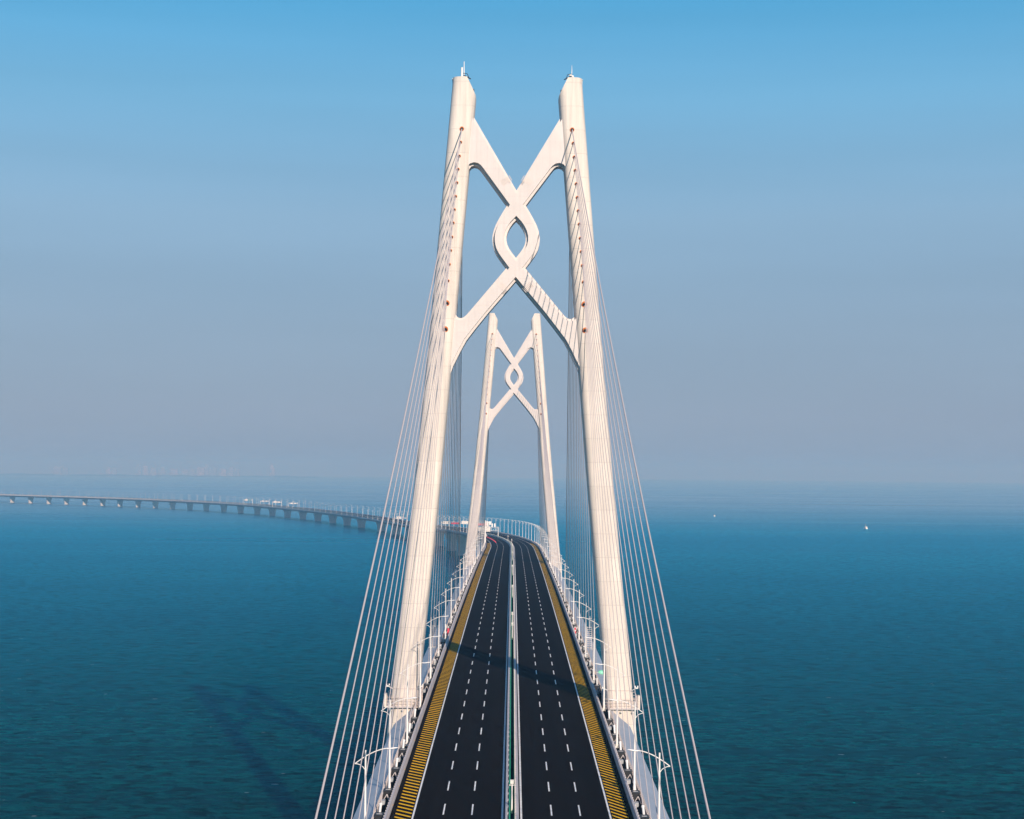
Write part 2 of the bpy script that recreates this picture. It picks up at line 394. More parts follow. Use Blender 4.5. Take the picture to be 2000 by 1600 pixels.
# ------------------------------------------------------------------ parapets, outer handrails, median rails
side = {-1: 'left', 1: 'right'}
for sg in (-1, 1):
    root = empty('parapet', at(60, sg * 16.3)); inv = Matrix.Translation(-root.location)
    tag(root, f'low grey crash parapet with stacked rails along the {side[sg]} edge of the road', 'parapet')
    bm = bmesh.new(); sweep(bm, rect(sg * 16.1, sg * 16.55, -.02, .45), S0, SEND); under(build('kerb', bm, M['barrier']), root, inv)
    for z0, z1, x0, x1 in ((.60, .74, 16.18, 16.34), (.86, 1.0, 16.18, 16.34), (1.14, 1.28, 16.14, 16.40)):
        bm = bmesh.new(); sweep(bm, rect(sg * x0, sg * x1, z0, z1), S0, SEND); under(build('rail', bm, M['barrier']), root, inv)
    ss = srange(201, 700, 1.5) + srange(100.5, 200, 1.5) + srange(700, 2000, 3.0)
    multi('rail_post', [(lambda bm, s=s: pbox(bm, s, sg * 16.345, sg * 16.50, .45, 1.30, .16)) for s in ss], M['steel_white'], root, inv)
    multi('reflector', [(lambda bm, s=s: pbox(bm, s, sg * 16.04, sg * 16.095, .26, .36, .2)) for s in srange(180, 900, 12)], M['amber'], root, inv)
    bm = bmesh.new(); sweep(bm, rect(sg * 16.56, sg * 16.66, -.9, 1.05), S1, SEND); under(build('outer_fascia', bm, M['barrier']), root, inv)
    root = empty('handrail', at(60, sg * 18.1)); inv = Matrix.Translation(-root.location)
    tag(root, f'cream service walkway handrail outside the {side[sg]} parapet above the fairing', 'handrail')
    bm = bmesh.new(); sweep(bm, rect(sg * 18.02, sg * 18.10, -.34, .12), S0, S1); under(build('kickplate', bm, M['outer']), root, inv)
    for z in (.32, .56, .82):
        bm = bmesh.new(); sweep(bm, rect(sg * 18.04, sg * 18.10, z, z + .07), S0, S1); under(build('rail', bm, M['outer']), root, inv)
    ss = srange(201, 1100, 1.5) + srange(100.5, 200, 1.5)
    multi('rail_post', [(lambda bm, s=s: pbox(bm, s, sg * 18.02, sg * 18.13, -.3, .9, .09)) for s in ss], M['outer'], root, inv)
    root = empty('median_guardrail', at(60, sg * .6)); inv = Matrix.Translation(-root.location)
    tag(root, f'grey steel guardrail with green backing on the {side[sg]} side of the central reserve', 'guardrail')
    bm = bmesh.new()
    sweep(bm, [(sg * .84, .42), (sg * .90, .50), (sg * .84, .58), (sg * .90, .66), (sg * .84, .74), (sg * .80, .74), (sg * .80, .42)], S0, SEND); sweep(bm, rect(sg * .64, sg * .92, -.02, .16), S0, SEND)
    sweep(bm, rect(sg * .56, sg * .83, .80, .90), S0, SEND)
    under(build('rail', bm, M['barrier']), root, inv)
    stp, ln = (1.5, .55) if sg > 0 else (4.0, .8)
    ss = srange(201, 1600, stp) + srange(100.5, 200, stp)
    multi('rail_post', [(lambda bm, s=s: pbox(bm, s, sg * .385, sg * .60, 0, .98, ln)) for s in ss], M['steel_white'], root, inv)
    bm = bmesh.new(); sweep(bm, rect(-.38, -.20, 0, 1.06) if sg < 0 else rect(.30, .35, 0, .80), S0, SEND); under(build('backing_panel', bm, M['green']), root, inv)
bm = bmesh.new(); sweep(bm, rect(-.62, .62, -.03, .02), S0, SEND)
tag(build('median_strip', bm, M['service']), kind='structure')

# ------------------------------------------------------------------ towers
LEG = [(74.6, 9.93), (69.6, 10.33), (19.6, 14.5), (-5.6, 16.75), (-40.1, 20.15), (-52, 21.3), (-60, 20.6), (-88.6, 15.0)]
def legx(zr):
    for (z0, x0), (z1, x1) in zip(LEG, LEG[1:]):
        if zr >= z1: return x0 + (x1 - x0) * (z0 - zr) / (z0 - z1)
    return LEG[-1][1]
def leg_half(zr):
    w_ = 2.32 + .28 * max(0, min(1, (30 - zr) / 90)); d_ = 3.3 + .9 * max(0, min(1, (74 - zr) / 130)); return w_, d_
MPX = 304 / 3120.0
def kpt(p): return (p[0] * MPX, (917 - p[1]) * MPX)
def off_poly(pts, d):
    n = len(pts); out = []
    A = sum(pts[i][0] * pts[(i + 1) % n][1] - pts[(i + 1) % n][0] * pts[i][1] for i in range(n))
    sgn = 1 if A > 0 else -1
    for i in range(n):
        p0, p1, p2 = Vector(pts[i - 1]), Vector(pts[i]), Vector(pts[(i + 1) % n])
        e0 = (p1 - p0).normalized(); e1 = (p2 - p1).normalized()
        n0 = Vector((-e0.y, e0.x)) * sgn; n1 = Vector((-e1.y, e1.x)) * sgn
        b = (n0 + n1); b = b / max(b.length, 1e-6); c = max(.38, b.dot(n0))
        q = p1 + b * (d / c); out.append((q.x, q.y))
    return out
def fill_plate(name, loops, y0, y1, m, parent, zc):
    cu = bpy.data.curves.new(name, 'CURVE'); cu.dimensions = '2D'; cu.fill_mode = 'BOTH'; cu.extrude = (y1 - y0) / 2
    for lp in loops:
        sp = cu.splines.new('POLY'); sp.points.add(len(lp) - 1); sp.use_cyclic_u = True
        for i, (a, b) in enumerate(lp): sp.points[i].co = (a, b, 0, 1)
    tmp = bpy.data.objects.new(name + '_tmp', cu); C.objects.link(tmp)
    dg = bpy.context.evaluated_depsgraph_get(); me = bpy.data.meshes.new_from_object(tmp.evaluated_get(dg))
    bpy.data.objects.remove(tmp); bpy.data.curves.remove(cu)
    for v in me.vertices: v.co = Vector((v.co.x, (y0 + y1) / 2 + v.co.z, v.co.y + zc))
    me.materials.clear(); me.materials.append(m); me.name = name
    for p in me.polygons: p.use_smooth = True
    bmx = bmesh.new(); bmx.from_mesh(me); bmesh.ops.remove_doubles(bmx, verts=bmx.verts, dist=.001); bmesh.ops.recalc_face_normals(bmx, faces=bmx.faces); bmx.to_mesh(me); bmx.free()
    me.set_sharp_from_angle(angle=R(28))
    return link(bpy.data.objects.new(name, me), parent)
UP = [(0, 372), (83, 232), (93, 215), (104, 215), (104, 336)]
ARCH = [(94, 333.5), (91.5, 329), (88.5, 325.6), (83, 323.8), (77.5, 324.8), (73, 328), (68.5, 333.5), (60, 345), (18.3, 401.3)]
EYEO = [(25.8, 413.5), (33.5, 427), (39.5, 438.5), (43.8, 450), (46.1, 460), (46.4, 469), (45.2, 479), (42.5, 488.5), (37, 499), (29.5, 509.5), (18.6, 523.8)]
LOW = [(90, 609.5), (94, 614), (98, 618.2), (102, 621), (106, 622.4), (110.5, 621.8), (114, 619.5), (117, 614.5), (119.5, 606), (132, 612), (142, 735), (127, 734.5), (121, 716.3), (114, 702.5), (107, 687.7), (95.4, 666.2), (76, 640.7), (52.6, 611.2)]
rs_ = UP + ARCH + EYEO + LOW; bot = [(0, 549)]
half = rs_
OUT = half + bot + [(-a, b) for a, b in half[1:]][::-1]
EYE_ = [(0, 429.6), (7, 437), (12.5, 445), (16.6, 453.5), (18.8, 462), (18.8, 470), (17, 478), (13.2, 486), (8, 493.5), (0, 503.9)]
EYE = EYE_ + [(-a, b) for a, b in EYE_[1:-1]][::-1]
OUTm = [kpt(p) for p in OUT]; EYEm = [kpt(p) for p in EYE]
HOLE_Y = [254.7, 281, 308, 333.8, 360, 386.5, 412.4, 438.4, 465.8, 491.9, 519, 551, 594, 644.7]
def hole(i):   # (half spacing, height relative to camera) of the i-th stay socket from the top
    zr = (917 - HOLE_Y[i]) / 10.27; return 10.45 + (13.25 - 10.45) * i / 13, zr

def make_tower(Y, label, detail):
    root = empty('bridge_tower', (X0, Y, 0)); tag(root, label, 'tower', 'white twin-leg bridge towers')
    for sg in (-1, 1):
        bm = bmesh.new(); rings = []
        zs = [78] + [74 - 3 * i for i in range(55)]; zs = [z for z in zs if z > -90] + [-91]
        for zr in zs:
            cx = sg * legx(min(zr, 74.5)) if zr <= 74.5 else sg * (LEG[0][1] - (zr - 74.6) * .083)
            hw, hd = leg_half(zr); r = 1.45; ring = []
            for qx, qy, a0 in ((1, 1, 0), (-1, 1, 90), (-1, -1, 180), (1, -1, 270)):
                for k in range(7):
                    a = R(a0 + 15 * k); ring.append(bm.verts.new((cx + qx * (hw - r) + math.cos(a) * r, qy * (hd - r) + math.sin(a) * r, CAMZ + zr)))
            rings.append(ring)
        n = len(rings[0])
        for r0, r1 in zip(rings, rings[1:]):
            for k in range(n): bm.faces.new((r0[k], r0[(k + 1) % n], r1[(k + 1) % n], r1[k]))
        bm.faces.new(rings[0]); bm.faces.new(rings[-1][::-1])
        # flat summit with a long slanting cut on the inner side
        for co, no in (((0, 0, CAMZ + 74.4), (0, 0, 1)), ((sg * (9.93 - .35), 0, CAMZ + 74.4), (-sg * .895, 0, .445))):
            g = bm.verts[:] + bm.edges[:] + bm.faces[:]
            bmesh.ops.bisect_plane(bm, geom=g, plane_co=co, plane_no=Vector(no).normalized(), clear_outer=True)
            bmesh.ops.holes_fill(bm, edges=[e for e in bm.edges if e.is_boundary])
        legm = build('leg', bm, M['concrete'], root, smooth=32)
        for i in range(14):
            hx_, zr = hole(i); hw, hd = leg_half(zr)
            big = i > 11; ro = (.30 if not big else .55) if i else .42
            for q, dpt in ((-1, 1), (1, 1)):
                bm = bmesh.new()
                dy = 216 - 15 * i; dz = zr + 44.8 ; dirv = Vector((sg * (17.4 - hx_), q * dy, -dz)).normalized()
                p0 = Vector((sg * hx_, q * (hd - .25), CAMZ + zr)); 
                tube(bm, [p0, p0 + Vector((0, q * .42, -.05 if not big else -.15))], ro, 14)
                sock = build('stay_socket', bm, M['orange'], root)
                bm = bmesh.new(); tube(bm, [p0 + Vector((0, q * .2, -.06)), p0 + Vector((0, q * .45, -.10 if not big else -.3))], ro * .74, 12)
                build('bore_shade_plug', bm, M['dark'], sock)  # solid dark plug: the shade inside the hollow socket is put into its colour
        if detail:
            # roof rail, floodlight arm, lightning mast
            bm = bmesh.new(); zt = CAMZ + 74.4; ox = sg * 10.3
            box(bm, ox + sg * 1.5 - .7, ox + sg * 1.5 + .7, -1.2, .6, zt - .02, zt + .08)
            tube(bm, [(ox + sg * 2.0, -.9, zt), (ox + sg * 2.05, -.9, zt - .75)], .09, 6)
            build('roof_platform', bm, M['white'], root)
            bm = bmesh.new()
            tube(bm, [(sg * 9.2, -1.3, zt + .1), (sg * 9.6, -1.3, zt + 1.0), (sg * 10.4, -1.3, zt + 1.1)], .06, 6)
            tube(bm, [(sg * 8.9, -1.3, zt), (sg * 10.3, -1.3, zt + .75)], .10, 6)
            build('roof_handrail', bm, M['dark'], root)
            bm = bmesh.new()
            if sg < 0:
                tube(bm, [(-10.65, 0, zt), (-10.65, 0, zt + .45), (-10.65, 0, zt + 2.5)], [.14, .20, .20], 8)
                tube(bm, [(-10.25, .2, zt), (-10.25, .2, zt + 1.2), (-10.25, .2, zt + 3.7)], [.10, .10, .07], 8)
            else:
                tube(bm, [(10.7, 0, zt), (10.7, 0, zt + .9)], .14, 8)
                tube(bm, [(10.35, 0, zt), (10.4, 0, zt + 2.0), (10.4, 0, zt + 3.1)], [.08, .07, .03], 8)
                for bx, bz in ((10.1, 1.15), (10.55, .95)):
                    m_ = Matrix.Translation((bx, -.1, zt + bz)) @ Matrix.Diagonal((.25, .22, .22, 1)); bmesh.ops.create_uvsphere(bm, u_segments=10, v_segments=7, radius=1, matrix=m_)
            build('lightning_mast', bm, M['white'], root)
            bm = bmesh.new(); box(bm, sg * 8.35 - .12, sg * 8.35 + .12, -1.6, -1.3, CAMZ + 71.9, CAMZ + 72.4)
            build('roof_camera', bm, M['dark'], root)
            # service gallery round the leg at deck level
            zr = -45.1; cx = sg * legx(zr); hw, hd = leg_half(zr); zz = CAMZ + zr
            bm = bmesh.new(); box(bm, cx - hw - .75, cx + hw + .75, -hd - .75, hd + .75, zz, zz + .22)
            gal = build('service_gallery', bm, M['steel_white'], root)
            bm = bmesh.new()
            ex, ey = hw + .7, hd + .7
            for hz_ in (.6, 1.15, 1.75):
                pts = [(cx - ex, -ey), (cx + ex, -ey), (cx + ex, ey), (cx - ex, ey), (cx - ex, -ey)]
                tube(bm, [(a, b, zz + .2 + hz_) for a, b in pts], .045, 5)
            for k in range(9):
                xx = cx - ex + 2 * ex * k / 8
                tube(bm, [(xx, -ey, zz + .2), (xx, -ey, zz + 1.95)], .04, 5)
            for k in range(1, 9):
                for q in (-1, 1): tube(bm, [(cx + q * ex, -ey + 2 * ey * k / 9, zz + .2), (cx + q * ex, -ey + 2 * ey * k / 9, zz + 1.95)], .04, 5)
            build('gallery_rail', bm, M['outer'], gal)
            bm = bmesh.new(); box(bm, cx + sg * (ex + .05) - .2, cx + sg * (ex + .05) + .2, -ey - .1, -ey + 1.3, zz + .1, zz + 2.6); build('door_cabin', bm, M['concrete'], gal)
            bm = bmesh.new()
            for q in (-1, 0, 1):
                m_ = Matrix.Translation((cx + q * (hw - .3), -hd - .45, zz - .55)) @ Matrix.Diagonal((.22, .2, .22, 1)); bmesh.ops.create_uvsphere(bm, u_segments=10, v_segments=6, radius=1, matrix=m_)
            build('gallery_lamp', bm, M['sign'], gal)
            # cable tray ring with camera brackets
            zr = -41.6; cx = sg * legx(zr); hw, hd = leg_half(zr); zz = CAMZ + zr
            bm = bmesh.new(); ex, ey = hw + .06, hd + .06; c_ = 1.1
            tube(bm, [(cx - ex, -ey + c_, zz), (cx - ex + c_ * .4, -ey + c_ * .4, zz), (cx - ex + c_, -ey, zz), (cx + ex - c_, -ey, zz), (cx + ex - c_ * .4, -ey + c_ * .4, zz), (cx + ex, -ey + c_, zz)], .07, 6)
            ring = build('cable_ring', bm, M['outer'], root)
            for q in (-1, 1):
                bm = bmesh.new(); bx = cx + q * (ex - .3)
                tube(bm, [(bx, -ey, zz), (bx + q * .5, -ey - .2, zz + .3), (bx + q * .9, -ey - .2, zz + .5)], .07, 6)
                box(bm, bx + q * .9 - .25, bx + q * .9 + .25, -ey - .4, -ey, zz + .4, zz + .62)
                box(bm, bx + q * .6 - .1, bx + q * .6 + .1, -ey - .6, -ey, zz + .65, zz + .95); box(bm, bx + q * 1.1 - .1, bx + q * 1.1 + .1, -ey - .5, -ey - .1, zz + .6, zz + .95)
                build('security_camera', bm, M['white'], ring)
    # knotted cross brace: a wide rear plate and a narrower face plate proud of it
    fill_plate('knot_brace', [OUTm, EYEm], -1.9, .9, M['brace'], root, CAMZ)
    inn = off_poly(OUTm, .46); eye2 = off_poly(EYEm, -.46)
    fp = fill_plate('brace_face', [inn, eye2], -2.75, -1.903, M['brace'], root, CAMZ)
    if detail:
        for sx_ in (-1, 1):
            for (cx, cy, ang, ln) in ((20, 354, 59, 1), (24, 562, -49, -1)):
                bm = bmesh.new(); ox, oz = kpt((sx_ * cx, cy)); dr = Vector((math.cos(R(ang)) * sx_, 0, math.sin(R(ang)))); 
                nr = Vector((-dr.z, 0, dr.x))
                for k in range(8):
                    c0 = Vector((ox, -2.76, oz + CAMZ)) + nr * ((k - 3.5) * .26)
                    a = c0 - dr * .55; b = c0 + dr * .55
                    vs = [bm.verts.new(v) for v in (a - nr * .05, b - nr * .05, b + nr * .05, a + nr * .05)]
                    vs2 = [bm.verts.new(v.co + Vector((0, -.05, 0))) for v in vs]
                    bm.faces.new(vs); bm.faces.new(vs2[::-1])
                    for q in range(4): bm.faces.new((vs[q], vs[(q + 1) % 4], vs2[(q + 1) % 4], vs2[q]))
                build('vent_louvre', bm, M['outer'], fp)
    # pile cap at the waterline
    bm = bmesh.new(); rings = []
    for z, k in ((-4, 1), (3.2, 1), (4.4, .93)):
        rings.append([bm.verts.new((24 * k * math.copysign(abs(math.cos(a)) ** .6, math.cos(a)), 14 * k * math.copysign(abs(math.sin(a)) ** .6, math.sin(a)), z)) for a in [2 * math.pi * i / 40 for i in range(40)]])
    for r0, r1 in zip(rings, rings[1:]):
        for k in range(40): bm.faces.new((r0[k], r0[(k + 1) % 40], r1[(k + 1) % 40], r1[k]))
    bm.faces.new(rings[-1]); bm.faces.new(rings[0][::-1])
    build('pile_cap', bm, M['pier'], root)
    return root
t1 = make_tower(YT1, 'nearer and larger white twin-leg tower joined by a knotted steel cross brace', True)
t2 = make_tower(YT2, 'smaller distant white tower framed between the legs of the nearer tower', False)
# stencilled figures on the foot of the right leg
fc = bpy.data.curves.new('leg_number', 'FONT'); fc.body = '1991'; fc.size = 1.25; fc.extrude = .01; fc.space_character = 1.1
fo = bpy.data.objects.new('tmp_text', fc); C.objects.link(fo)
me = bpy.data.meshes.new_from_object(fo.evaluated_get(bpy.context.evaluated_depsgraph_get())); bpy.data.objects.remove(fo)
me.materials.clear(); me.materials.append(M['dark']); me.name = 'leg_number'
zr = -48.0; hw, hd = leg_half(zr)
mt = Matrix.Translation((legx(zr) - .1, -hd - .02, CAMZ + zr)) @ Matrix.Rotation(R(90), 4, 'X') @ Matrix.Rotation(R(-90), 4, 'Z')
me.transform(mt); link(bpy.data.objects.new('leg_number', me), t1)

# ------------------------------------------------------------------ stay cables (each a thing) and deck anchor boxes
ORD = ['outermost', 'second', 'third', 'fourth', 'fifth', 'sixth', 'seventh', 'eighth', 'ninth', 'tenth', 'eleventh', 'twelfth', 'thirteenth', 'innermost']
anchors = {}
for YT, tn in ((YT1, 'nearer'), (YT2, 'distant')):
    for sg in (-1, 1):
        for q in (-1, 1):
            for i in range(14):
                hx_, zr = hole(i); hw, hd = leg_half(zr)
                top = Vector((X0 + sg * hx_, YT + q * (hd + .05), CAMZ + zr - .08)); ys = YT + q * (216 - 15 * i)
                bot_ = at(ys, sg * 17.4, .35); L = (top - bot_).length; sag = L * L / 15500
                n = 10; pts = []
                for k in range(n + 1):
                    f = k / n; p = bot_.lerp(top, f); p.z -= 4 * sag * f * (1 - f); pts.append(p - bot_)
                bm = bmesh.new(); rad = .10 if i == 0 else .068 - .001 * i
                tube(bm, pts, rad, 7)
                me_ = build('stay_cable', bm, M['cable'], smooth=60); me_.location = bot_
                where = 'this side' if q < 0 else 'far side'
                tag(me_, f'{ORD[i]} {"thick " if i == 0 else ""}pale stay cable on the {where} of the {tn} tower, {side[sg]} leg', 'stay cable', 'pale stay cables fanning down from the towers')
                bm = bmesh.new(); d = (pts[1] - pts[0]).normalized(); tube(bm, [d * -.1, d * 1.5], .17, 8); tube(bm, [d * 1.5, d * 1.75], .22, 8)
                build('anchor_sleeve', bm, M['white'], me_)
                anchors[(round(ys), sg)] = tn
def anchor_box():
    root = empty('anchor_cabinet')
    bm = bmesh.new(); box(bm, -.55, .55, -1.9, -.1, -.33, .62); box(bm, -.6, .6, -1.95, -.05, .62, .68); build('cabinet', bm, M['black'], root)
    bm = bmesh.new(); box(bm, -.34, .34, -1.15, -.95, .681, .70); build('label_plate', bm, M['white'], root)
    bm = bmesh.new(); box(bm, -.4, .4, .1, .9, -.33, .30); box(bm, -.46, .46, .0, 1.0, .30, .42); build('anchor_block', bm, M['sign'], root)
    bm = bmesh.new(); tube(bm, [(.5, -3.6, -.3), (.1, -4.3, .65), (.5, -5.0, -.3)], .05, 5); tube(bm, [(-.5, -4.3, -.3), (.1, -4.3, .65)], .05, 5); build('pipe_bracket', bm, M['steel_white'], root)
    bm = bmesh.new(); box(bm, -.5, .0, -6.6, -5.6, -.33, .25); build('drain_cover', bm, M['girder'], root)
    return root
def copy_tree(o, parent=None):
    c = o.copy(); C.objects.link(c)
    if parent: c.parent = parent
    for ch in list(o.children): copy_tree(ch, c)
    return c
proto = None; cnt = {-1: 0, 1: 0}
def nth(n):
    return f"{n}{'th' if 10 <= n % 100 <= 20 else {1: 'st', 2: 'nd', 3: 'rd'}.get(n % 10, 'th')}"
for (ys, sg) in sorted(anchors, key=lambda a: (a[1], a[0])):
    if ys < 195: continue
    if proto is None: proto = o = anchor_box()
    else: o = copy_tree(proto)
    cnt[sg] += 1
    o.location = at(ys, sg * 17.35); o.rotation_euler = (0, 0, head(ys))
    tag(o, f'{nth(cnt[sg])} black cabinet and cream anchor block from the viewer behind the {side[sg]} parapet', 'cabinet', 'cabinets at the feet of the stay cables')

# ------------------------------------------------------------------ street lamps
def make_lamp():
    root = empty('street_lamp')
    bm = bmesh.new(); tube(bm, [(0, 0, -.3), (0, 0, 1.2), (0, 0, 1.25), (0, 0, 13.1)], [.20, .19, .16, .10], 10)
    build('pole', bm, M['lampw'], root, smooth=40)
    bm = bmesh.new(); box(bm, -.3, .3, -.3, .3, -.34, -.22); box(bm, -.24, .24, -.2, .2, -.22, .25); build('base_plate', bm, M['sign'], root)
    bm = bmesh.new(); pts = []
    for k in range(13):
        f = k / 12; xx = -1.25 + 3.95 * f; pts.append((xx, 0, 11.5 + 1.85 * (1 - (1 - f) ** 1.7)))
    tube(bm, pts, .062, 7); build('arm', bm, M['lampw'], root, smooth=40)
    bm = bmesh.new(); pts = [(-1.25, 0, 11.5), (-.95, 0, 11.48), (-.6, 0, 11.36), (-.3, 0, 11.14), (-.06, 0, 10.8)]
    tube(bm, pts, .05, 6); build('strut', bm, M['lampw'], root, smooth=40)
    bm = bmesh.new(); m_ = Matrix.Translation((3.15, 0, 13.36)) @ Matrix.Rotation(R(-8), 4, 'Y') @ Matrix.Diagonal((.70, .21, .10, 1)); bmesh.ops.create_uvsphere(bm, u_segments=14, v_segments=8, radius=1, matrix=m_)
    build('lamp_head', bm, M['lamph'], root, smooth=50)
    return root
lamp0 = None
for sg in (-1, 1):
    s = 150.0; n = 0
    while s < 4900:
        if not (n == 0 and False):
            if lamp0 is None: lamp0 = o = make_lamp()
            else: o = copy_tree(lamp0)
            off = 17.25 if s < 1110 else 16.75
            o.location = at(s, sg * off, 0 if s < 1110 else .3); o.rotation_euler = (0, 0, head(s) + (0 if sg < 0 else math.pi))
            n += 1
            tag(o, f'white curved-arm street lamp, {nth(n)} from the viewer along the {side[sg]} parapet', 'street lamp', 'street lamps along both parapets')
        s += 37.5

# ------------------------------------------------------------------ short median posts with cameras
def make_mpost():
    root = empty('camera_post')
    bm = bmesh.new(); tube(bm, [(0, 0, 0), (0, 0, 3.9)], [.13, .09], 8); build('pole', bm, M['lampw'], root)
    bm = bmesh.new(); tube(bm, [(-.42, 0, 3.75), (.42, 0, 3.75)], .06, 6); build('crossbar', bm, M['lampw'], root)
    bm = bmesh.new(); box(bm, -.22, .22, -.25, .2, 3.95, 4.4); box(bm, -.26, .26, -.3, .25, 4.4, 4.46); build('camera_head', bm, M['sign'], root)
    return root
mp0 = None
for n, s in enumerate((213, 413, 442, 543, 663, 790, 905, 1010, 1120)):
    if mp0 is None: mp0 = o = make_mpost()
    else: o = copy_tree(mp0)
    o.location = at(s, 0); o.rotation_euler = (0, 0, head(s))
    tag(o, f'short white camera post in the central reserve, {nth(n + 1)} from the viewer', 'camera post', 'camera posts in the central reserve')

# ------------------------------------------------------------------ sign gantries
def gantry(s, o0, o1, zb, boards, label, h=1.6, led=None, lights=()):
    root = empty('sign_gantry', at(s, (o0 + o1) / 2)); root.rotation_euler = (0, 0, head(s)); tag(root, label, 'sign gantry', 'sign gantries over the road')
    c = (o0 + o1) / 2; a, b = o0 - c, o1 - c
    for xx in (a, b):
        bm = bmesh.new(); tube(bm, [(xx, 0, 0), (xx, 0, zb + h + .3)], .32, 10); box(bm, xx - .5, xx + .5, -.5, .5, 0, .3); build('post', bm, M['lampw'], root, smooth=40)
    bm = bmesh.new()
    for zz in (zb, zb + h):
        for yy in (-.5, .5): tube(bm, [(a, yy, zz), (b, yy, zz)], .13, 6)
    n = int((b - a) / 1.8)
    for k in range(n):
        x0 = a + (b - a) * k / n; x1 = a + (b - a) * (k + 1) / n
        for yy in (-.5, .5): tube(bm, [(x0, yy, zb), ((x0 + x1) / 2, yy, zb + h), (x1, yy, zb)], .07, 5)
    build('truss_beam', bm, M['lampw'], root)
    for (x0, x1, z0, z1, mm) in boards:
        bm = bmesh.new(); box(bm, x0 - c, x1 - c, -.82, -.66, z0, z1); bd = build('sign_board', bm, M[mm], root)
        bm = bmesh.new(); nrow = max(1, int((z1 - z0) / 1.5))
        for r_ in range(nrow):
            zz = z0 + (r_ + .5) * (z1 - z0) / nrow; xx = x0 - c + .5
            while xx < x1 - c - .6:
                wv = random.uniform(.25, .6); box(bm, xx, xx + wv, -.84, -.821, zz - .22, zz + .22); xx += wv + .3
        build('lettering', bm, M['girder'] if mm == 'sign' else M['white'], bd)
    if led:
        x0, x1, z0, z1 = led
        bm = bmesh.new(); box(bm, x0 - c, x1 - c, -.85, -.55, z0, z1); bd = build('message_screen', bm, M['black'], root)
        bm = bmesh.new(); xx = x0 - c + .4; zc = (z0 + z1) / 2; hh = (z1 - z0) * .40; wch = hh * 1.7
        while xx + wch < x1 - c - .9:
            for dz in (-.85, -.25, .35, .9): box(bm, xx, xx + wch, -.9, -.851, zc + dz * hh - .10, zc + dz * hh + .10)
            box(bm, xx + wch * .42, xx + wch * .62, -.902, -.852, zc - hh, zc + hh); box(bm, xx, xx + .18, -.903, -.853, zc - hh * .4, zc + hh * .8)
            xx += wch + .16
        build('lit_characters', bm, M['ledred'], bd)
    for lx in lights:
        bm = bmesh.new(); box(bm, lx - c - .55, lx - c + .55, -.6, .2, zb + h + .2, zb + h + 3.0); build('signal_box', bm, M['white'], root)
    return root
gantry(1275, -16.9, -.1, 5.6, [(-12.5, -6.4, 4.6, 8.9, 'sign'), (-15.9, -12.8, 5.2, 8.0, 'sign')], 'first sign gantry beyond the distant tower, over the left carriageway with a red lit screen', h=2.6, led=(-16.5, -7.6, 9.4, 11.3), lights=(-5.0, -2.9))
gantry(1690, -17.0, 17.0, 6.2, [(-15, -9.5, 5.8, 8.6, 'sign'), (4.5, 13.0, 5.8, 9.0, 'sign')], 'sign gantry over the curving viaduct seen through the stay cables, with small red lit characters', h=1.8, led=(-7, 2.5, 5.6, 7.4))
gantry(2085, -17.0, 0, 6.2, [(-14, -8.5, 5.8, 9.0, 'sign')], 'pale sign gantry on the viaduct just left of the nearer tower leg', h=1.6)
for gx, lb in ((550, 'pale sign gantry far along the viaduct, right of its twin'), (493, 'farthest pale sign gantry on the viaduct with one green board, left of its twin')):
    lo, hi = 2200.0, 5200.0
    for _ in range(40):
        mid = (lo + hi) / 2
        if px(mid)[0] > gx: lo = mid
        else: hi = mid
    gantry(lo, -17.0, 0, 8.2, [(-15, -10, 7.8, 10.8, 'sign'), (-8.5, -4, 7.8, 10.2, 'sign' if gx > 500 else 'signgreen')], lb, h=1.8)
    gantry(lo - 45, 0.2, 17, 7.0, [(3, 7.5, 6.8, 8.8, 'sign'), (10.5, 13.5, 6.8, 8.8, 'sign')], lb.replace('pale sign gantry', 'lower companion gantry').replace('farthest lower', 'farthest low'), h=1.6)
# cantilever sign on the left parapet just past the distant tower
root = empty('cantilever_sign', at(1050, -16.9)); root.rotation_euler = (0, 0, head(1050)); tag(root, 'stout cream cantilever sign post on the left parapet just behind the distant tower', 'sign post')
bm = bmesh.new(); tube(bm, [(0, 0, 0), (0, 0, 15.6)], [.62, .5], 12); build('post', bm, M['lampw'], root, smooth=40)
bm = bmesh.new(); tube(bm, [(0, 0, 9.8), (3.6, 0, 14.0)], .28, 8); tube(bm, [(0, 0, 14.2), (4.2, 0, 14.2)], .30, 8); build('arm', bm, M['lampw'], root, smooth=40)
bm = bmesh.new(); box(bm, .9, 1.8, -.6, .2, 12.0, 15.2); box(bm, 2.2, 3.9, -.6, .1, 12.8, 15.0); build('equipment_box', bm, M['white'], root)

# ------------------------------------------------------------------ inspection ladders, cabinets, markers, cones, van
def access(sg, s, lab):
    root = empty('access_ladder', at(s, sg * 19.2, -.5)); root.rotation_euler = (0, 0, 0 if sg > 0 else math.pi); tag(root, lab, 'ladder', 'access ladders on the fairing')
    bm = bmesh.new()
    for xx in (-.6, .6): tube(bm, [(xx, 0, 0), (xx, 0, 5.6)], .07, 6)
    for k in range(11): tube(bm, [(-.6, 0, .4 + k * .5), (.6, 0, .4 + k * .5)], .06, 5)
    build('ladder', bm, M['steel_white'], root)
    bm = bmesh.new(); box(bm, -.7, 1.6, -.8, .8, 0, .25); tube(bm, [(1.4, .6, 0), (1.4, .6, 3.4)], .12, 6); build('platform', bm, M['girder'], root)
    bm = bmesh.new(); tube(bm, [(.1, 0, 5.2), (.1, 0, 8.2)], [.09, .05], 6); tube(bm, [(-.35, 0, 7.6), (.55, 0, 7.6)], .05, 5); build('weather_mast', bm, M['white'], root)
access(1, 398, 'ladder and weather mast on the grey fairing right of the road past the nearer tower')
